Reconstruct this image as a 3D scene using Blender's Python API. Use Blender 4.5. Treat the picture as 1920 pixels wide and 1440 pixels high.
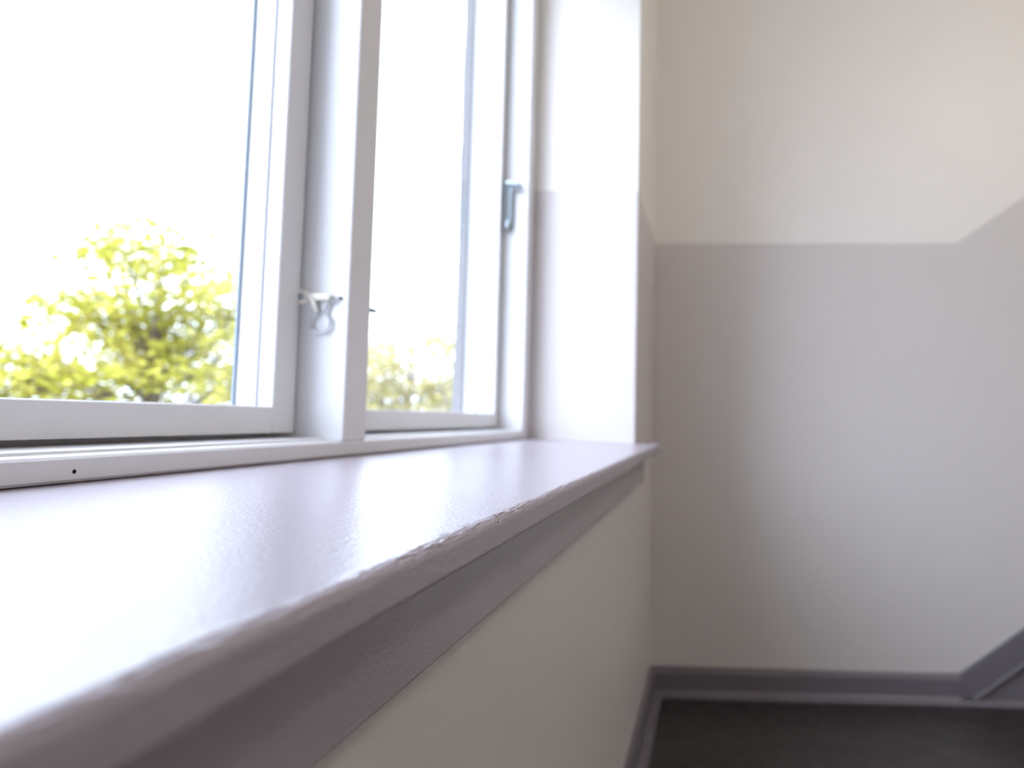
import bpy, bmesh, math, random
from mathutils import Vector, Matrix, noise

for o in list(bpy.data.objects):
    bpy.data.objects.remove(o, do_unlink=True)
C = bpy.context.scene.collection
SC = bpy.context.scene
rnd = random.Random(7)

# ------------------------------------------------------------------ camera
EYE = 0.87                                   # lens height above the floor (m)
FPX, PPX, PPY = 1400.0, 1274.0, 680.8        # focal length and optical axis in the 1920x1440 frame
YAW, PITCH, ROLL = 0.0459, 0.0764, 0.0095


def ray(x, z):
    y = 1.0
    c, s = math.cos(ROLL), math.sin(ROLL); x, z = c*x - s*z, s*x + c*z
    c, s = math.cos(PITCH), math.sin(PITCH); y, z = c*y - s*z, s*y + c*z
    c, s = math.cos(YAW), math.sin(YAW); x, y = c*x - s*y, s*x + c*y
    return Vector((x, y, z))


fwd = ray(0, 0)
right = (ray(1, 0) - fwd).normalized()
up = (ray(0, 1) - fwd).normalized()
fwd.normalize()
cam = bpy.data.objects.new('camera', bpy.data.cameras.new('camera'))
C.objects.link(cam)
m = Matrix((right, up, -fwd)).transposed().to_4x4()
m.translation = (0, 0, EYE)
cam.matrix_world = m
cd = cam.data
cd.sensor_fit = 'HORIZONTAL'; cd.sensor_width = 36.0
cd.lens = FPX / 1920 * 36.0
cd.shift_x = -(PPX - 960) / 1920
cd.shift_y = -(720 - PPY) / 1920
cd.clip_start = 0.01
cd.dof.use_dof = True
cd.dof.focus_distance = 0.48
cd.dof.aperture_fstop = 5.3
SC.camera = cam

# ------------------------------------------------------------------ sky, exposure
W = bpy.data.worlds.new('overcast_sky'); SC.world = W; W.use_nodes = True
bg = W.node_tree.nodes['Background']
# overcast sky: three times as bright overhead as at the horizon
_nt = W.node_tree
_tc = _nt.nodes.new('ShaderNodeTexCoord'); _sp = _nt.nodes.new('ShaderNodeSeparateXYZ')
_mr = _nt.nodes.new('ShaderNodeMapRange')
_mr.inputs['From Min'].default_value = 0.0; _mr.inputs['From Max'].default_value = 1.0
_mr.inputs['To Min'].default_value = 3.84; _mr.inputs['To Max'].default_value = 7.8
_nt.links.new(_tc.outputs['Generated'], _sp.inputs[0]); _nt.links.new(_sp.outputs['Z'], _mr.inputs['Value'])
# and a broad glow where the sun stands behind thin cloud, low over the street to the left behind the viewer
_gl = Vector((-0.56, -0.83, 0.62)).normalized()
_nm = _nt.nodes.new('ShaderNodeVectorMath'); _nm.operation = 'NORMALIZE'
_nt.links.new(_tc.outputs['Generated'], _nm.inputs[0])
_dp = _nt.nodes.new('ShaderNodeVectorMath'); _dp.operation = 'DOT_PRODUCT'; _dp.inputs[1].default_value = _gl
_nt.links.new(_nm.outputs[0], _dp.inputs[0])


def _m(op, a, b):
    n = _nt.nodes.new('ShaderNodeMath'); n.operation = op
    for i, v in enumerate((a, b)):
        if isinstance(v, (int, float)): n.inputs[i].default_value = v
        else: _nt.links.new(v, n.inputs[i])
    return n.outputs[0]


GLOW, WIDTH = 9.8, 0.085
_glow = _m('MULTIPLY', _m('POWER', math.e, _m('DIVIDE', _m('SUBTRACT', _dp.outputs['Value'], 1.0), WIDTH)), GLOW)
_nt.links.new(_m('ADD', _mr.outputs[0], _glow), bg.inputs['Strength'])
bg.inputs['Color'].default_value = (0.80, 0.91, 1.12, 1)
SC.view_settings.view_transform = 'Standard'
SC.view_settings.look = 'None'
SC.view_settings.gamma = 1.0
SC.view_settings.use_curve_mapping = False
SC.view_settings.exposure = 0.08
SC.cycles.use_denoising = True
SC.cycles.max_bounces = 12
SC.cycles.diffuse_bounces = 8
SC.cycles.transparent_max_bounces = 16

# ------------------------------------------------------------------ helpers
XW = -0.197          # room face of the window wall
XO = -0.628          # its outer face
YB = 2.445           # back wall
YR = 1.865           # far reveal of the window
YN = 0.030           # near reveal of the window
HEAD = 2.28          # window head
CEIL = 2.62
XR = 2.45            # right wall
YREAR = -2.6         # wall behind the camera
ZP = EYE + 0.586     # height of the painted border
XST = 0.79           # where the border turns up along the stairs


def Z(z):
    return z + EYE


def mat(name, col, rough=0.5, spec=0.5, metal=0.0, bump=None, coat=0.0):
    mt = bpy.data.materials.new(name); mt.use_nodes = True
    nt = mt.node_tree; b = nt.nodes['Principled BSDF']
    b.inputs['Base Color'].default_value = (*col, 1)
    b.inputs['Roughness'].default_value = rough
    b.inputs['Specular IOR Level'].default_value = spec
    b.inputs['Metallic'].default_value = metal
    b.inputs['Coat Weight'].default_value = coat
    if bump:
        sc, st, dist = bump[:3]
        g = nt.nodes.new('ShaderNodeNewGeometry')
        mp = nt.nodes.new('ShaderNodeMapping')
        mp.inputs['Scale'].default_value = bump[3] if len(bump) > 3 else (1, 1, 1)
        n = nt.nodes.new('ShaderNodeTexNoise'); n.inputs['Scale'].default_value = sc; n.inputs['Detail'].default_value = 4
        bp = nt.nodes.new('ShaderNodeBump'); bp.inputs['Strength'].default_value = st; bp.inputs['Distance'].default_value = dist
        nt.links.new(g.outputs['Position'], mp.inputs['Vector'])
        nt.links.new(mp.outputs[0], n.inputs['Vector'])
        nt.links.new(n.outputs['Fac'], bp.inputs['Height'])
        nt.links.new(bp.outputs[0], b.inputs['Normal'])
    return mt


def math_node(nt, op, a, b=None):
    n = nt.nodes.new('ShaderNodeMath'); n.operation = op
    for i, v in enumerate((a, b)):
        if v is None: continue
        if isinstance(v, (int, float)): n.inputs[i].default_value = v
        else: nt.links.new(v, n.inputs[i])
    return n.outputs[0]


def wall_paint():
    """Two coats: off-white above a straight painted border, light grey below; the border climbs with the stairs."""
    mt = mat('two_tone_wall_paint', (0.7, 0.7, 0.7), 0.42, 0.45, bump=(260, 0.35, 0.0012))
    nt = mt.node_tree; b = nt.nodes['Principled BSDF']
    g = nt.nodes.new('ShaderNodeNewGeometry'); s = nt.nodes.new('ShaderNodeSeparateXYZ')
    nt.links.new(g.outputs['Position'], s.inputs[0])
    rise = math_node(nt, 'MULTIPLY', math_node(nt, 'MAXIMUM', math_node(nt, 'SUBTRACT', s.outputs['X'], XST), 0.0), 0.69)
    lim = math_node(nt, 'ADD', rise, ZP)
    f = math_node(nt, 'GREATER_THAN', s.outputs['Z'], lim)
    mx = nt.nodes.new('ShaderNodeMix'); mx.data_type = 'RGBA'
    nt.links.new(f, mx.inputs['Factor'])
    mx.inputs[6].default_value = (0.660, 0.615, 0.605, 1)
    mx.inputs[7].default_value = (0.850, 0.815, 0.780, 1)
    nt.links.new(mx.outputs[2], b.inputs['Base Color'])
    return mt


def floor_mat():
    mt = mat('dark_mottled_vinyl', (0.03, 0.027, 0.026), 0.36, 0.5, bump=(90, 0.15, 0.002))
    nt = mt.node_tree; b = nt.nodes['Principled BSDF']
    g = nt.nodes.new('ShaderNodeNewGeometry')
    n = nt.nodes.new('ShaderNodeTexNoise'); n.inputs['Scale'].default_value = 18; n.inputs['Detail'].default_value = 6
    n.inputs['Roughness'].default_value = 0.65
    r = nt.nodes.new('ShaderNodeValToRGB')
    r.color_ramp.elements[0].position = 0.35; r.color_ramp.elements[0].color = (0.007, 0.0058, 0.0056, 1)
    r.color_ramp.elements[1].position = 0.70; r.color_ramp.elements[1].color = (0.044, 0.037, 0.037, 1)
    nt.links.new(g.outputs['Position'], n.inputs['Vector'])
    nt.links.new(n.outputs['Fac'], r.inputs['Fac']); nt.links.new(r.outputs[0], b.inputs['Base Color'])
    return mt


def sill_mat(chips):
    """Grey gloss paint, brushed along the board, knocked off to bare wood in a few spots on the nosing."""
    mt = mat('grey_gloss_paint', (0.385, 0.342, 0.385), 0.25, 0.55)
    nt = mt.node_tree; b = nt.nodes['Principled BSDF']
    g = nt.nodes.new('ShaderNodeNewGeometry')
    mp = nt.nodes.new('ShaderNodeMapping'); mp.inputs['Scale'].default_value = (9, 1, 9)
    nt.links.new(g.outputs['Position'], mp.inputs['Vector'])
    n1 = nt.nodes.new('ShaderNodeTexNoise'); n1.inputs['Scale'].default_value = 22; n1.inputs['Detail'].default_value = 5
    nt.links.new(mp.outputs[0], n1.inputs['Vector'])
    n2 = nt.nodes.new('ShaderNodeTexNoise'); n2.inputs['Scale'].default_value = 420; n2.inputs['Detail'].default_value = 3
    nt.links.new(g.outputs['Position'], n2.inputs['Vector'])
    b1 = nt.nodes.new('ShaderNodeBump'); b1.inputs['Strength'].default_value = 0.10; b1.inputs['Distance'].default_value = 0.002
    b2 = nt.nodes.new('ShaderNodeBump'); b2.inputs['Strength'].default_value = 0.34; b2.inputs['Distance'].default_value = 0.001
    nt.links.new(n1.outputs['Fac'], b1.inputs['Height']); nt.links.new(n2.outputs['Fac'], b2.inputs['Height'])
    nt.links.new(b1.outputs[0], b2.inputs['Normal']); nt.links.new(b2.outputs[0], b.inputs['Normal'])
    fac = None
    for p, r in chips:
        d = nt.nodes.new('ShaderNodeVectorMath'); d.operation = 'DISTANCE'
        nt.links.new(g.outputs['Position'], d.inputs[0]); d.inputs[1].default_value = p
        w = math_node(nt, 'ADD', d.outputs['Value'], math_node(nt, 'MULTIPLY', math_node(nt, 'SUBTRACT', n2.outputs['Fac'], 0.5), r*2.2))
        f = math_node(nt, 'LESS_THAN', w, r)
        fac = f if fac is None else math_node(nt, 'MAXIMUM', fac, f)
    mx = nt.nodes.new('ShaderNodeMix'); mx.data_type = 'RGBA'
    nt.links.new(fac, mx.inputs['Factor'])
    mx.inputs[6].default_value = (0.385, 0.342, 0.385, 1)
    mx.inputs[7].default_value = (0.20, 0.10, 0.055, 1)
    nt.links.new(mx.outputs[2], b.inputs['Base Color'])
    return mt


def glass_mat():
    mt = bpy.data.materials.new('window_glass'); mt.use_nodes = True
    nt = mt.node_tree; nt.nodes.clear()
    o = nt.nodes.new('ShaderNodeOutputMaterial'); mx = nt.nodes.new('ShaderNodeMixShader')
    t = nt.nodes.new('ShaderNodeBsdfTransparent'); gl = nt.nodes.new('ShaderNodeBsdfGlossy')
    t.inputs['Color'].default_value = (0.97, 0.98, 0.975, 1)
    gl.inputs['Roughness'].default_value = 0.0
    g = nt.nodes.new('ShaderNodeNewGeometry')
    dt = nt.nodes.new('ShaderNodeVectorMath'); dt.operation = 'DOT_PRODUCT'
    nt.links.new(g.outputs['Normal'], dt.inputs[0]); nt.links.new(g.outputs['Incoming'], dt.inputs[1])
    om = math_node(nt, 'SUBTRACT', 1.0, math_node(nt, 'ABSOLUTE', dt.outputs['Value']))
    fr = math_node(nt, 'ADD', math_node(nt, 'MULTIPLY', math_node(nt, 'POWER', om, 5.0), 0.96), 0.04)
    nt.links.new(fr, mx.inputs[0]); nt.links.new(t.outputs[0], mx.inputs[1]); nt.links.new(gl.outputs[0], mx.inputs[2])
    nt.links.new(mx.outputs[0], o.inputs[0])
    return mt


def leaf_mat(name, ca, cb):
    mt = bpy.data.materials.new(name); mt.use_nodes = True
    nt = mt.node_tree; nt.nodes.clear()
    o = nt.nodes.new('ShaderNodeOutputMaterial'); mx = nt.nodes.new('ShaderNodeMixShader')
    d = nt.nodes.new('ShaderNodeBsdfDiffuse'); tr = nt.nodes.new('ShaderNodeBsdfTranslucent')
    g = nt.nodes.new('ShaderNodeNewGeometry')
    n = nt.nodes.new('ShaderNodeTexNoise'); n.inputs['Scale'].default_value = 1.6; n.inputs['Detail'].default_value = 4
    r = nt.nodes.new('ShaderNodeValToRGB')
    r.color_ramp.elements[0].position = 0.35; r.color_ramp.elements[0].color = (*ca, 1)
    r.color_ramp.elements[1].position = 0.65; r.color_ramp.elements[1].color = (*cb, 1)
    nt.links.new(g.outputs['Position'], n.inputs['Vector']); nt.links.new(n.outputs['Fac'], r.inputs['Fac'])
    for q in (d, tr): nt.links.new(r.outputs[0], q.inputs['Color'])
    mx.inputs[0].default_value = 0.35
    nt.links.new(d.outputs[0], mx.inputs[1]); nt.links.new(tr.outputs[0], mx.inputs[2]); nt.links.new(mx.outputs[0], o.inputs[0])
    return mt


def obj(name, bm, material, parent=None, smooth=False, bevel=None):
    me = bpy.data.meshes.new(name)
    bmesh.ops.recalc_face_normals(bm, faces=bm.faces)
    bm.to_mesh(me); bm.free()
    me.materials.append(material)
    for p in me.polygons: p.use_smooth = smooth
    o = bpy.data.objects.new(name, me); C.objects.link(o)
    if parent: o.parent = parent
    if bevel:
        b = o.modifiers.new('edge', 'BEVEL'); b.width = bevel; b.segments = 3; b.limit_method = 'ANGLE'; b.angle_limit = 0.6
        w = o.modifiers.new('normals', 'WEIGHTED_NORMAL'); w.keep_sharp = True
        for p in me.polygons: p.use_smooth = True
    return o


def tag(o, label, cat, kind=None, group=None):
    o['label'] = label; o['category'] = cat
    if kind: o['kind'] = kind
    if group: o['group'] = group
    return o


def empty(name, loc=(0, 0, 0)):
    o = bpy.data.objects.new(name, None); C.objects.link(o); o.location = loc
    o.empty_display_size = 0.05
    return o


def box(bm, x0, x1, y0, y1, z0, z1):
    vs = [bm.verts.new((x, y, z)) for x in (x0, x1) for y in (y0, y1) for z in (z0, z1)]
    for f in ((0, 1, 3, 2), (4, 6, 7, 5), (0, 4, 5, 1), (2, 3, 7, 6), (0, 2, 6, 4), (1, 5, 7, 3)):
        bm.faces.new([vs[i] for i in f])
    return bm


def prism(bm, pts, fn, t0, t1):
    """closed outline pts (2-D) swept from t0 to t1; fn(a, b, t) -> xyz"""
    A = [bm.verts.new(fn(a, b, t0)) for a, b in pts]
    B = [bm.verts.new(fn(a, b, t1)) for a, b in pts]
    n = len(pts)
    for i in range(n):
        bm.faces.new((A[i], A[(i+1) % n], B[(i+1) % n], B[i]))
    bm.faces.new(A); bm.faces.new(list(reversed(B)))
    return bm


def tube(bm, pts, radii, n=12, cap=True):
    pts = [Vector(p) for p in pts]
    if isinstance(radii, (int, float)): radii = [radii]*len(pts)
    t0 = (pts[1]-pts[0]).normalized()
    nrm = t0.orthogonal().normalized()
    rings = []
    for i, p in enumerate(pts):
        a = pts[max(i-1, 0)]; b = pts[min(i+1, len(pts)-1)]
        t = (b-a).normalized()
        nrm = (nrm - t*nrm.dot(t)).normalized(); bi = t.cross(nrm)
        rings.append([bm.verts.new(p + (nrm*math.cos(k*2*math.pi/n) + bi*math.sin(k*2*math.pi/n))*radii[i]) for k in range(n)])
    for r0, r1 in zip(rings, rings[1:]):
        for k in range(n):
            bm.faces.new((r0[k], r0[(k+1) % n], r1[(k+1) % n], r1[k]))
    if cap:
        bm.faces.new(list(reversed(rings[0]))); bm.faces.new(rings[-1])
    return bm


def lathe(bm, prof, centre, axis, n=24):
    """prof: list of (radius, distance along axis)"""
    axis = Vector(axis).normalized(); u = axis.orthogonal().normalized(); v = axis.cross(u); c = Vector(centre)
    rings = [[bm.verts.new(c + axis*h + (u*math.cos(k*2*math.pi/n) + v*math.sin(k*2*math.pi/n))*max(r, 1e-5)) for k in range(n)] for r, h in prof]
    for r0, r1 in zip(rings, rings[1:]):
        for k in range(n):
            bm.faces.new((r0[k], r0[(k+1) % n], r1[(k+1) % n], r1[k]))
    bm.faces.new(list(reversed(rings[0]))); bm.faces.new(rings[-1])
    return bm


# ------------------------------------------------------------------ materials
CHIPS = [((-0.1345, 0.470, Z(-0.0612)), 0.0016), ((-0.1332, 0.465, Z(-0.0640)), 0.0011), ((-0.1335, 0.62, Z(-0.0615)), 0.0012),
         ((-0.1345, 0.385, Z(-0.0608)), 0.0010)]
M_wall = wall_paint()
M_beige = mat('warm_beige_paint', (0.82, 0.74, 0.62), 0.6, 0.3)
M_ceil = mat('white_ceiling_paint', (0.86, 0.85, 0.82), 0.7, 0.3)
M_floor = floor_mat()
M_sill = sill_mat(CHIPS)
M_base = mat('dark_grey_gloss_paint', (0.165, 0.145, 0.168), 0.33, 0.5, bump=(180, 0.1, 0.001))
M_white = mat('white_window_paint', (0.69, 0.685, 0.70), 0.30, 0.5, bump=(120, 0.10, 0.0008, (1, 1, 0.12)))
M_reveal_out = mat('exterior_render', (0.21, 0.205, 0.215), 0.9, 0.2, bump=(60, 0.8, 0.006))
M_glass = glass_mat()
M_cream = mat('cream_painted_metal', (0.84, 0.82, 0.72), 0.28, 0.6)
M_wire = mat('whitened_wire', (0.47, 0.48, 0.52), 0.32, 0.6, 0.4)
M_steel = mat('zinc_plated_steel', (0.36, 0.41, 0.44), 0.36, 0.5, 0.75, bump=(240, 0.4, 0.001))
M_dark = mat('dark_iron', (0.035, 0.035, 0.04), 0.5, 0.4, 0.3)
M_gasket = mat('blue_grey_gasket', (0.18, 0.23, 0.30), 0.5, 0.4)
M_hole = mat('dark_hole', (0.012, 0.010, 0.010), 0.9, 0.1)
M_lawn = mat('pale_gravel', (0.34, 0.32, 0.31), 0.95, 0.1, bump=(4, 0.5, 0.05))
M_bark = mat('bark', (0.16, 0.125, 0.10), 0.9, 0.2, bump=(22, 0.8, 0.02))

# ------------------------------------------------------------------ room shell
bm = bmesh.new(); box(bm, XO, XR+0.2, YREAR-0.2, YB+0.2, -0.15, 0)
tag(obj('floor', bm, M_floor), 'dark brown mottled floor below the far wall', 'floor', 'structure')
bm = bmesh.new(); box(bm, XO, XR+0.2, YREAR-0.2, YB+0.2, CEIL, CEIL+0.15)
tag(obj('ceiling', bm, M_ceil), 'white ceiling over the room', 'ceiling', 'structure')
SB = Z(-0.0499) - 0.022
WY0, WY1 = -2.245, -0.410        # opening for an added window behind the viewer, to light the far wall
bm = bmesh.new()
box(bm, XO, XW, YREAR-0.2, WY0, 0, CEIL)
box(bm, XO, XW, WY1, YN, 0, CEIL)
box(bm, XO, XW, WY0, WY1, 0, SB)
box(bm, XO, XW, WY0, WY1, HEAD, CEIL)
box(bm, XO, XW, YR, YB+0.2, 0, CEIL)
box(bm, XO, XW, YN, YR, 0, SB)
box(bm, XO, XW, YN, YR, HEAD, CEIL)
tag(obj('wall_left', bm, M_wall), 'window wall with deep white reveal and pinkish grey paint under the sill', 'wall', 'structure')
bm = bmesh.new(); box(bm, XW, XR, YB, YB+0.2, 0, CEIL)
tag(obj('wall_back', bm, M_wall), 'two-tone far wall, off-white above and light grey below', 'wall', 'structure')
bm = bmesh.new(); box(bm, XR, XR+0.2, YREAR-0.2, YB+0.2, 0, CEIL)
tag(obj('wall_right', bm, M_beige), 'warm beige wall opposite the window', 'wall', 'structure')
bm = bmesh.new(); box(bm, XW, XR, YREAR-0.2, YREAR, 0, CEIL)
tag(obj('wall_front', bm, M_wall), 'two-tone wall behind the viewer', 'wall', 'structure')

# baseboards: outline = (distance from wall, height)
BPROF = [(0, 0), (0.040, 0), (0.040, 0.006), (0.037, 0.0115), (0.031, 0.014), (0.020, 0.016), (0.017, 0.020), (0.0165, 0.072), (0.013, 0.080), (0.012, 0.085), (0.009, 0.089), (0, 0.0895)]
bm = bmesh.new(); prism(bm, BPROF, lambda a, b, t: (XW+a, t, b), YREAR, YB)
tag(obj('baseboard_left', bm, M_base), 'grey baseboard running under the windowsill wall', 'baseboard', 'structure')
bm = bmesh.new()
BX1 = 0.775
prism(bm, BPROF, lambda a, b, t: (t, YB-a, b), XW+0.001, BX1)
tag(obj('baseboard_back', bm, M_base), 'dark grey level baseboard along the foot of the far wall', 'baseboard', 'structure')
# skirting that climbs with the stairs, its lower bead, and the closed string under it
SL = 0.715
TX = 1.64
L0, H = 0.0895, 0.0895
kk = math.sqrt(1+SL*SL)
bm = bmesh.new()
def climb(bm, d0, d1, off0, off1):
    """board on the back wall between two lines parallel to the pitch: off = vertical offset below the top line"""
    xs0 = BX1
    top = lambda x: L0 + SL*(x-BX1)
    pts = []
    xa0 = BX1 + max(0.0, (off0-L0+0.016)/SL)
    xa1 = BX1 + max(0.0, (off1-L0+0.016)/SL)
    pts = [(xa0, top(xa0)-off0), (TX, top(TX)-off0), (TX, top(TX)-off1), (xa1, top(xa1)-off1)]
    if off0 == 0: pts.append((BX1, 0.016))
    prism(bm, pts, lambda a, b, t: (a, YB-t, b), d0, d1)
climb(bm, 0, 0.0165, 0, 0.094*1.0)
sk = tag(obj('trim_2', bm, M_base, bevel=0.003), 'grey skirting board climbing along the pitch of the stairs', 'skirting', 'structure')
bm = bmesh.new(); climb(bm, 0, 0.026, 0.094, 0.112)
obj('bead', bm, M_base, sk, bevel=0.005)
bm = bmesh.new()
top = lambda x: L0 + SL*(x-BX1) - 0.112
xq = BX1 + (0.112-L0+0.016)/SL
prism(bm, [(xq, 0.0145), (TX, 0.0145), (TX, top(TX))], lambda a, b, t: (a, YB-t, b), 0, 0.012)
st = tag(obj('trim_3', bm, M_base), 'dark grey closed stair string under the sloping skirting', 'stair string', 'structure')
bm = bmesh.new(); prism(bm, [p for p in BPROF if p[1] <= 0.0145], lambda a, b, t: (t, YB-a, b), BX1+0.0005, XR)
tag(obj('trim_4', bm, M_base), 'light bead at the floor along the foot of the stair string', 'bead', 'structure')

# ------------------------------------------------------------------ windowsill
XS = -0.133
XB = -0.4623
ZB, ZF = Z(-0.0499), Z(-0.0604)
Y0, Y1 = -0.035, 1.928
sill = tag(empty('windowsill', (XW, 0.95, SB)), 'long grey gloss-painted windowsill with chipped rounded front edge', 'windowsill', 'thing')
inv = Matrix.Translation(-sill.location)


def child(name, bm, material, parent, **k):
    bm.transform(Matrix.Translation(-Vector(parent.location)))
    return obj(name, bm, material, parent, **k)


def ztop(x):
    return ZB + (ZF-ZB)*(x-XB)/(XS-XB)


bm = bmesh.new()
# profile of the projecting front part, from the wall face over the nosing and back underneath
R1, R2 = 0.0060, 0.0035
prof = [(XW + (XS-R1-XW)*k/14, 0) for k in range(14)]
prof = [(x, ztop(x), 0.0) for x, _ in prof]
zc = ztop(XS-R1) - R1
for k in range(19):
    a = math.pi/2*(1-k/18)
    prof.append((XS-R1+R1*math.cos(a), zc+R1*math.sin(a), math.sin(math.pi*min(1, (k+2.2)/20))))
ZL = Z(-0.0815)
for k in range(1, 10):
    prof.append((XS-0.0006*k/9, zc + (ZL+R2-zc)*k/9, 0.3))
for k in range(1, 8):
    a = -math.pi/2*k/7
    prof.append((XS-0.0006-R2+R2*math.cos(a), ZL+R2+R2*math.sin(a), 0.1))
prof.append((XW, ZL, 0))
ys = []
y = Y0
while y < Y1:
    ys.append(y); y += 0.0009 if 0.24 < y < 0.9 else (0.003 if y < 1.2 else 0.008)
ys = [v for v in ys if v < Y1-0.015] + [Y1-0.015+0.015*math.sin(math.pi/2*k/10) for k in range(11)]
RC = 0.015
DENTS = [(0.470, 0.006, 0.0016), (0.415, 0.010, 0.0011), (0.385, 0.004, 0.0013), (0.345, 0.006, 0.0008), (0.62, 0.007, 0.0011),
         (0.535, 0.012, 0.0009), (0.73, 0.010, 0.0010), (0.86, 0.012, 0.0010), (0.29, 0.005, 0.0009)]
rows = []
for y in ys:
    row = []
    for x, z, w in prof:
        e = max(0.0, RC-min(y-Y0, Y1-y))
        xx = x
        if x > XW+0.02:
            xx = x - (RC-math.sqrt(max(0, RC*RC-e*e)))*min(1, (x-XW-0.02)/0.03)
        zz = z
        if w:
            nz = noise.noise(Vector((x*560, y*46, z*560)))*0.6 + noise.noise(Vector((x*1100, y*190, z*1100)))*0.4
            amp = 0.45 + 0.9*max(0.0, noise.noise(Vector((2.7, y*9, 1.1)))+0.25)
            d = nz*0.0017*w*amp
            for yd, sd, am in DENTS:
                d -= am*math.exp(-((y-yd)/sd)**2)*w*0.8*(0.6+0.8*noise.noise(Vector((x*1500, y*400, z*1500))))
            xx += d*0.7; zz += d*0.7
        row.append(bm.verts.new((xx, y, zz)))
    rows.append(row)
for r0, r1 in zip(rows, rows[1:]):
    for k in range(len(prof)-1):
        bm.faces.new((r0[k], r0[k+1], r1[k+1], r1[k]))
    bm.faces.new((r0[-1], r0[0], r1[0], r1[-1]))
for r in (rows[0], rows[-1]):
    bm.faces.new([bm.verts.new(v.co) for v in r])
# the part inside the reveal
g = 0.0
back = [(XB-0.012, ztop(XB-0.012)), (XW, ztop(XW)), (XW, SB+0.0005), (XB-0.012, SB+0.0005)]
prism(bm, back, lambda a, b, t: (a, t, b), YN, YR)
board = child('sill_board', bm, M_sill, sill, smooth=False)
for p in board.data.polygons:
    p.use_smooth = len(p.vertices) == 4 and abs(p.normal.y) < 0.5
board.data.set_sharp_from_angle(angle=math.radians(38))
bm = bmesh.new()
XA, ZA = -0.1745, Z(-0.1560)
prism(bm, [(XW, ZL-0.0003), (XA, ZL-0.0003), (XA, ZA+0.003), (XA-0.003, ZA), (XW, ZA)], lambda a, b, t: (a, t, b), 0.0, 1.897)
ap = child('apron', bm, M_sill, sill, bevel=0.0012)

# ------------------------------------------------------------------ window frame
XF = -0.4623           # room face of the frame
XI = -0.612            # its outer side
trim = tag(empty('trim_1', (XF, 0.95, ZB)), 'white painted window frame with thick middle post and stepped bottom member', 'window frame', 'structure')
MY0, MY1 = 0.918, 0.979
JY0, JY1 = 1.8025, 1.858
NY0, NY1 = 0.036, 0.0925
FT0, FT1 = HEAD-0.062, HEAD-0.006
def frame_part(name, pts_or_box, **k):
    bm = bmesh.new(); box(bm, *pts_or_box)
    return child(name, bm, M_white, trim, bevel=k.get('bevel', 0.0025))
zb0 = ztop(XF)+0.0012
ZM = Z(-0.0264)
frame_part('mullion', (-0.590, XF, MY0, MY1, Z(-0.0302), FT0))
frame_part('jamb', (XI, XF, JY0, JY1, Z(-0.0302), FT0))
frame_part('jamb', (XI, XF, NY0, NY1, Z(-0.0302), FT0))
frame_part('head', (XI, XF, NY0, JY1, FT0, FT1))
bm = bmesh.new()
prism(bm, [(XI, zb0-0.01), (XF-0.002, zb0-0.0002), (XF, zb0+0.002), (XF, Z(-0.0322)), (XF-0.002, Z(-0.0301)), (XF-0.0205, Z(-0.0293)), (XF-0.0215, Z(-0.0270)), (XF-0.0235, Z(-0.0262)),
           (-0.556, Z(-0.0248)), (-0.557, Z(-0.005)), (XI, Z(-0.008))], lambda a, b, t: (a, t, b), NY0, JY1)
bt = child('bottom_member', bm, M_white, trim)
# nail holes in the bottom member
for k, (yy, zz, r) in enumerate(((0.525, Z(-0.0412), 0.0016), (0.985, Z(-0.0405), 0.0010))):
    bm = bmesh.new(); lathe(bm, [(r, -0.001), (r, 0.0002), (r*0.5, 0.0003)], (XF, yy, zz), (1, 0, 0), 14)
    h = child('nail_hole', bm, M_hole, trim); h['label'] = 'dark nail hole'
# small dark pin on the far side of the post
bm = bmesh.new()
tube(bm, [(XF-0.004, MY1-0.002, Z(0.1452)), (XF-0.004, MY1+0.014, Z(0.1454)), (XF-0.004, MY1+0.024, Z(0.1458))], [0.0030, 0.0030, 0.0022], 10)
pin = child('pin', bm, M_dark, trim, smooth=True); pin['label'] = 'small dark metal pin'


# ------------------------------------------------------------------ casement sashes
XC = -0.5245
XG = -0.5685
XSO = -0.5745
def casement(name, label, y0, y1, wl, wr):
    r = tag(empty(name, (XC, (y0+y1)/2, Z(-0.0196))), label, 'window', 'structure')
    zb, zt = Z(-0.0196), FT0-0.004
    g0, g1 = y0+wl, y1-wr
    zg0, zg1 = Z(0.0120), zt-0.045
    # outline across a stile: (into the opening, x); s=+1 opens towards +Y
    def sect(edge, inner, s):
        return [(edge, XC), (inner-s*0.0012, XC), (inner, XC-0.0016), (inner, XC-0.0180), (edge+(inner-edge)*0.93, XC-0.0182), (edge+(inner-edge)*0.93, XC-0.0212), (inner+s*0.0008, XC-0.0214), (inner+s*0.0008, XG+0.002), (inner+s*0.0008, XSO), (edge, XSO)]
    for e, i, s in ((y0, g0, 1), (y1, g1, -1)):
        bm = bmesh.new(); prism(bm, sect(e, i, s), lambda a, b, t: (b, a, t), zb, zt)
        child('stile', bm, M_white, r)
    for e, i, s in ((zb, zg0, 1), (zt, zg1, -1)):
        bm = bmesh.new(); prism(bm, sect(e, i, s), lambda a, b, t: (b, t, a), g0-0.0002, g1+0.0002)
        child('rail', bm, M_white, r)
    bm = bmesh.new(); box(bm, XG-0.002, XG+0.002, g0-0.0, g1+0.0, zg0, zg1)
    child('pane', bm, M_glass, r)
    bm = bmesh.new()
    q = 0.0045
    for a, b, c, d in ((g0, g0+q, zg0, zg1), (g1-q, g1, zg0, zg1)):
        box(bm, XG-0.0045, XG-0.0021, a, b, c, d)
    gk = child('gasket', bm, M_gasket, r); gk['label'] = 'blue-grey glazing strip at the pane edge'
    return r
casement('window_1', 'near white casement at the left, large pane with a yellow-green tree behind it', 0.0965, 0.9140, 0.046, 0.046)
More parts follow.
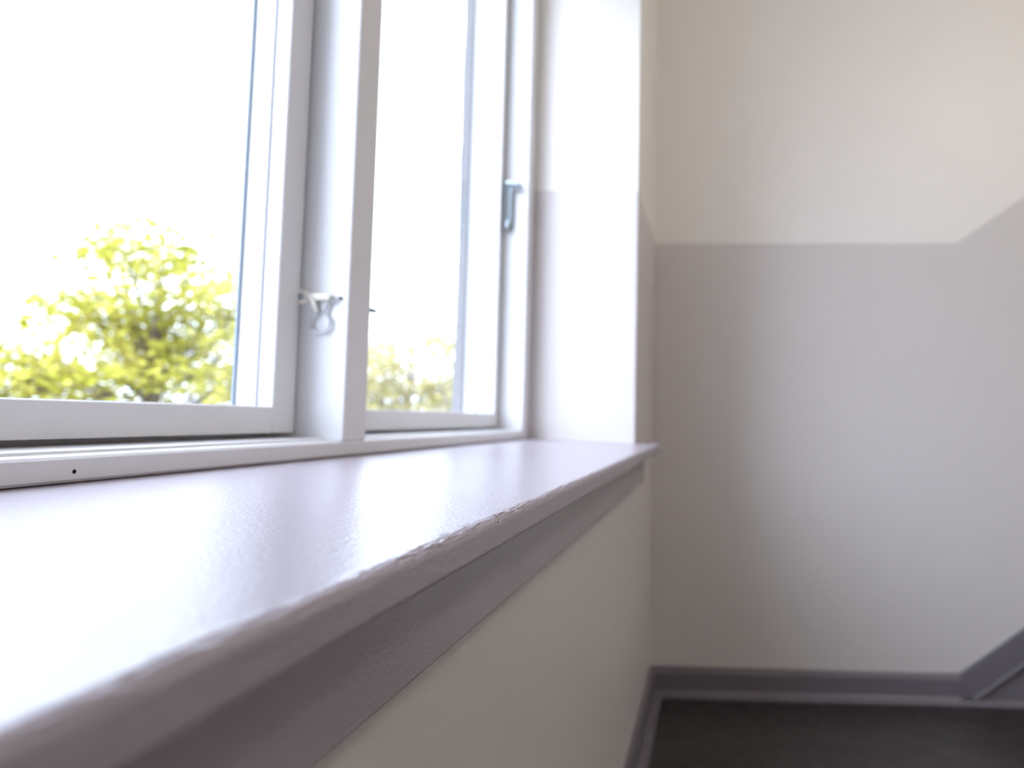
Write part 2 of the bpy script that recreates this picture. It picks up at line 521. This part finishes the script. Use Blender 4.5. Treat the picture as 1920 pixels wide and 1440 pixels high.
casement('window_2', 'narrow-looking far white casement between the middle post and the reveal', 0.9830, 1.7990, 0.046, 0.026)
# added window behind the viewer, unseen, lets more daylight into the room
w2 = tag(empty('added_window_frame', (XF, -1.33, ZB)), 'white frame of the added daylight window, unseen behind the viewer', 'window frame', 'structure')
def frame2(name, b):
    bm = bmesh.new(); box(bm, *b); child(name, bm, M_white, w2, bevel=0.0025)
frame2('mullion', (XI, XF, -1.358, -1.297, ZM, FT0))
frame2('jamb', (XI, XF, WY0, -2.183, ZM, FT0))
frame2('jamb', (XI, XF, -0.472, WY1, ZM, FT0))
frame2('head', (XI, XF, WY0, WY1, FT0, HEAD))
frame2('bottom_member', (XI, XF, WY0, WY1, SB+0.02, ZM-0.0005))
frame2('sill_board', (XF+0.0005, XS, WY0+0.001, WY1-0.001, SB+0.0005, ZF))
casement('added_window_1', 'white casement of the added daylight window, farther behind the viewer', -2.179, -1.362, 0.046, 0.046)
casement('added_window_2', 'white casement of the added daylight window, just behind the viewer', -1.293, -0.476, 0.046, 0.046)
# rendered outer edge of the wall beyond the far casement
bm = bmesh.new()
N = 60
cols = []
for k in range(N+1):
    z = Z(-0.04) + (HEAD-Z(-0.04))*k/N
    w = noise.noise(Vector((3.1, 0, z*5)))*0.003 + noise.noise(Vector((1.1, 0, z*17)))*0.0016
    cols.append([bm.verts.new(p) for p in ((XI-0.001, 1.7865, z), (-0.632-w*1.5, 1.7865+w*0.4, z), (-0.632-w*1.5, YR-0.001, z), (XI-0.001, YR-0.001, z))])
for a, b in zip(cols, cols[1:]):
    for j in range(4):
        bm.faces.new((a[j], a[(j+1) % 4], b[(j+1) % 4], b[j]))
bm.faces.new(cols[0]); bm.faces.new(list(reversed(cols[-1])))
tag(obj('trim_5', bm, M_reveal_out), 'rough grey outer edge of the opening seen through the far pane', 'reveal', 'structure')

# ------------------------------------------------------------------ latch on the middle post
YL = MY0 - 0.0002
lat = tag(empty('window_latch', (-0.5215, YL, Z(0.1519))), 'cream metal window latch with hanging wire loop, screwed to the middle post', 'latch', 'thing')
cx, cz = -0.5215, Z(0.1512)
bm = bmesh.new()
lathe(bm, [(0.0088, 0.0), (0.0094, 0.001), (0.0094, 0.0036), (0.0080, 0.0054), (0.0058, 0.0058)], (cx, YL, cz), (0, -1, 0), 32)
# pointed tail of the plate on the sash side
prism(bm, [(cx-0.0135, cz-0.0012), (cx-0.004, cz+0.0078), (cx-0.003, cz-0.0088)], lambda a, b, t: (a, YL-t, b), 0.0, 0.0016)
ep = child('eye_plate', bm, M_cream, lat, smooth=False, bevel=0.0003)
bm = bmesh.new()
lathe(bm, [(0.0044, 0.0054), (0.0044, 0.0064), (0.0032, 0.0072), (0.0004, 0.0076)], (cx, YL, cz), (0, -1, 0), 20)
s_ = child('screw', bm, M_steel, lat, smooth=True); s_['label'] = 'blue-grey screw head'
bm = bmesh.new()
bar = [(cx+0.0075, YL-0.0042, cz+0.0004), (cx+0.014, YL-0.0052, cz), (cx+0.026, YL-0.0056, cz-0.0004), (cx+0.0365, YL-0.0054, cz-0.0010), (cx+0.0385, YL-0.0052, cz-0.0016)]
tube(bm, bar, [0.0042, 0.0050, 0.0052, 0.0050, 0.0040], 20)
child('bar', bm, M_cream, lat, smooth=True)
bm = bmesh.new()
tube(bm, [(cx+0.014, YL-0.0062, cz-0.003), (cx+0.0185, YL-0.0066, cz-0.0110), (cx+0.0222, YL-0.0064, cz-0.0190)], [0.0034, 0.0030, 0.0019], 14)
child('lever', bm, M_cream, lat, smooth=True)
bm = bmesh.new()
ring = []
rc = Vector((cx+0.0258, YL-0.0050, cz-0.0335)); rr = 0.0125
for k in range(33):
    a = math.radians(118 + 302*k/32)
    ring.append((rc.x + rr*math.cos(a), rc.y, rc.z + rr*math.sin(a)))
ring = [(cx+0.0232, YL-0.0058, cz-0.0185)] + ring + [(cx+0.0302, YL-0.0056, cz-0.0195), (cx+0.0335, YL-0.0056, cz-0.0120), (cx+0.0362, YL-0.0054, cz-0.0030)]
nr = len(ring)
tube(bm, ring, [0.00145 if k < nr-3 else 0.0018 for k in range(nr)], 12)
child('wire_loop', bm, M_wire, lat, smooth=True)
bm = bmesh.new()
tube(bm, [(cx+0.0365, YL-0.0050, cz-0.0058), (cx+0.0425, YL-0.0042, cz-0.0060), (cx+0.0470, YL-0.0030, cz-0.0018)], [0.0016, 0.0013, 0.0012], 10)
child('hook_tip', bm, M_wire, lat, smooth=True)
bm = bmesh.new(); lathe(bm, [(0.0019, 0), (0.0019, 0.0025), (0.001, 0.0034)], (cx+0.0488, YL, cz-0.0012), (0, -1, 0), 14)
d_ = child('stud', bm, M_dark, lat, smooth=True); d_['label'] = 'small black stud'

# ------------------------------------------------------------------ metal catch between the far casement and the jamb
hz0, hz1 = Z(0.462), Z(0.590)
hx, hy = -0.508, JY0 - 0.0105
hg = tag(empty('casement_catch', (hx, hy, hz0)), 'grey zinc catch in the groove between far casement and jamb', 'catch', 'thing')
bm = bmesh.new(); box(bm, hx-0.010, hx+0.010, JY0-0.0022, JY0-0.0002, hz0+0.004, hz1-0.012)
child('back_plate', bm, M_steel, hg, bevel=0.0008)
bm = bmesh.new()
tube(bm, [(hx-0.007, hy, hz0+0.03), (hx-0.007, hy, hz1-0.012)], 0.0034, 14)
child('rod', bm, M_steel, hg, smooth=False, bevel=0.0006)
bm = bmesh.new()
tube(bm, [(hx+0.003, hy-0.001, hz0+0.010), (hx+0.004, hy-0.001, hz1-0.016)], [0.0036, 0.0036], 14)
child('rod', bm, M_steel, hg, bevel=0.0006)
bm = bmesh.new(); lathe(bm, [(0.003, 0), (0.0075, 0.003), (0.0085, 0.012), (0.0070, 0.022), (0.0045, 0.030)], (hx-0.003, hy, hz0), (0, 0, 1), 18)
child('foot', bm, M_steel, hg, smooth=True)
bm = bmesh.new()
prism(bm, [(hx-0.012, 0.003), (hx+0.018, 0), (hx+0.026, 0.001), (hx+0.026, 0.006), (hx+0.008, 0.011), (hx-0.004, 0.012), (hx-0.012, 0.009)], lambda a, b, t: (a, t, hz1-0.014+b), hy-0.006, JY0-0.0004)
child('cap', bm, M_steel, hg, bevel=0.0015)
for k in range(3):
    bm = bmesh.new()
    tube(bm, [(hx+0.011+0.007*k, hy, hz1-0.013), (hx+0.0115+0.007*k, hy-0.001, hz1-0.024), (hx+0.012+0.007*k, hy-0.0006, hz1-0.030)], [0.0022, 0.0018, 0.001], 10)
    child('prong', bm, M_steel, hg, smooth=True)

# ------------------------------------------------------------------ added fill lamp by the stairs, unseen above the frame
LX, LY, LZ = 1.25, 0.95, 2.36
lamp = tag(empty('added_fill_lamp', (LX, LY, CEIL)), 'added globe fill lamp under the ceiling by the stairs, out of view', 'lamp', 'thing')
bm = bmesh.new(); lathe(bm, [(0.055, 0), (0.055, -0.018), (0.012, -0.03), (0.012, -0.09), (0.04, -0.10), (0.045, -0.125)], (LX, LY, CEIL), (0, 0, 1), 24)
child('mount', bm, M_white, lamp)
M_globe = bpy.data.materials.new('fill_globe_glow'); M_globe.use_nodes = True
_b = M_globe.node_tree.nodes['Principled BSDF']; _b.inputs['Base Color'].default_value = (0.9, 0.88, 0.84, 1)
_b.inputs['Emission Color'].default_value = (1.0, 0.92, 0.82, 1); _b.inputs['Emission Strength'].default_value = 27.0  # warm glow added to fill the room from out of view
bm = bmesh.new(); bmesh.ops.create_uvsphere(bm, u_segments=32, v_segments=20, radius=0.13)
bm.transform(Matrix.Translation((LX, LY, LZ)))
child('globe', bm, M_globe, lamp, smooth=True)

# ------------------------------------------------------------------ outside
GZ = -0.55
bm = bmesh.new(); box(bm, -70, XO-0.02, -40, 60, GZ-0.3, GZ)
tag(obj('ground', bm, M_lawn), 'pale gravel yard outside the window', 'ground', 'structure')


def tree(name, label, base, height, crown, leaf, n_cl, per, size, ml, seed, trunk_r=0.09, group=None):
    """crown: list of (centre, radii) lobes relative to the base"""
    R = random.Random(seed)
    r = tag(empty(name, base), label, 'tree', 'thing', group)
    bm = bmesh.new()
    tp = [(0, 0, 0), (0.05, 0.02, height*0.25), (-0.03, 0.05, height*0.45), (0.02, 0, height*0.62), (0, 0.03, height*0.86)]
    tube(bm, tp, [trunk_r*1.3, trunk_r, trunk_r*0.85, trunk_r*0.6, trunk_r*0.15], 12)
    obj('trunk', bm, M_bark, r, smooth=True)
    bm = bmesh.new(); bl = bmesh.new()
    vol = [a[0]*a[1]*a[2] for _, a in crown]
    for i in range(n_cl):
        c, a = R.choices(crown, vol)[0]
        while True:
            d = Vector((R.uniform(-1, 1), R.uniform(-1, 1), R.uniform(-1, 1)))
            if 0.15 < d.length < 1: break
        d = d.normalized()*(d.length**0.6)
        p = Vector(c) + Vector((d.x*a[0], d.y*a[1], d.z*a[2]))
        if i % 6 == 0:
            hgt = min(max(p.z*0.62, height*0.25), height*0.8)
            q = Vector((0, 0.02, hgt)); mid = (p+q)/2 + Vector((0, 0, 0.06))
            tube(bl, [q, mid, p], [trunk_r*0.28, trunk_r*0.17, trunk_r*0.05], 6)
        for _ in range(per):
            o = p + Vector((R.gauss(0, 0.19), R.gauss(0, 0.19), R.gauss(0, 0.05)))*size/0.11
            ax = Vector((R.uniform(-1, 1), R.uniform(-1, 1), R.uniform(-0.55, 0.15))).normalized()
            sd = ax.cross(Vector((R.gauss(0, 0.35), R.gauss(0, 0.35), 1))).normalized()
            L = size*R.uniform(0.7, 1.35); w = L*0.27
            nn = ax.cross(sd)*0.12*L
            v = [bm.verts.new(x) for x in (o, o+ax*L*0.35+sd*w+nn, o+ax*L*0.75+sd*w*0.75+nn, o+ax*L, o+ax*L*0.75-sd*w*0.75+nn, o+ax*L*0.35-sd*w+nn)]
            mdl = bm.verts.new(o+ax*L*0.5)
            bm.faces.new((v[0], v[1], v[2], v[3], mdl)); bm.faces.new((v[0], mdl, v[3], v[4], v[5]))
    obj('branches', bl, M_bark, r, smooth=True)
    me = bpy.data.meshes.new('crown'); bm.to_mesh(me); bm.free(); me.materials.append(ml)
    o = bpy.data.objects.new('crown', me); C.objects.link(o); o.parent = r
    return r


ML1 = leaf_mat('yellow_green_leaves', (0.28, 0.285, 0.022), (0.66, 0.60, 0.14))
ML2 = leaf_mat('pale_yellow_leaves', (0.38, 0.36, 0.11), (0.66, 0.58, 0.26))
ML3 = leaf_mat('mid_green_leaves', (0.20, 0.23, 0.014), (0.45, 0.43, 0.05))
D = 9.0
tree('garden_tree', 'round yellow-green tree behind the near left pane', (-7.0, D, GZ), 3.9,
     [((0.1, 0, 2.9), (1.05, 1.0, 0.95)), ((-1.0, 0.1, 2.25), (0.95, 0.9, 0.75)), ((1.05, 0, 2.35), (0.95, 0.9, 0.8)), ((0, -0.2, 1.6), (1.9, 1.0, 0.6))],
     ML1, 345, 20, 0.13, ML1, 3)
tree('garden_tree', 'pale yellow tree behind the far pane, right of the middle post', (-5.4, 13.0, GZ), 3.0,
     [((0.3, 0, 2.35), (1.3, 0.9, 0.75)), ((-1.0, 0, 2.0), (1.0, 0.9, 0.7)), ((0.2, 0, 1.4), (1.9, 1.0, 0.7))],
     ML2, 240, 22, 0.13, ML2, 11)
tree('garden_tree', 'low green tree at the lower left edge of the near pane', (-9.3, 6.6, GZ), 2.4,
     [((0, 0, 1.65), (1.3, 1.0, 0.75)), ((1.1, 0, 1.3), (0.9, 0.8, 0.5))],
     ML3, 170, 22, 0.12, ML3, 5, 0.07)
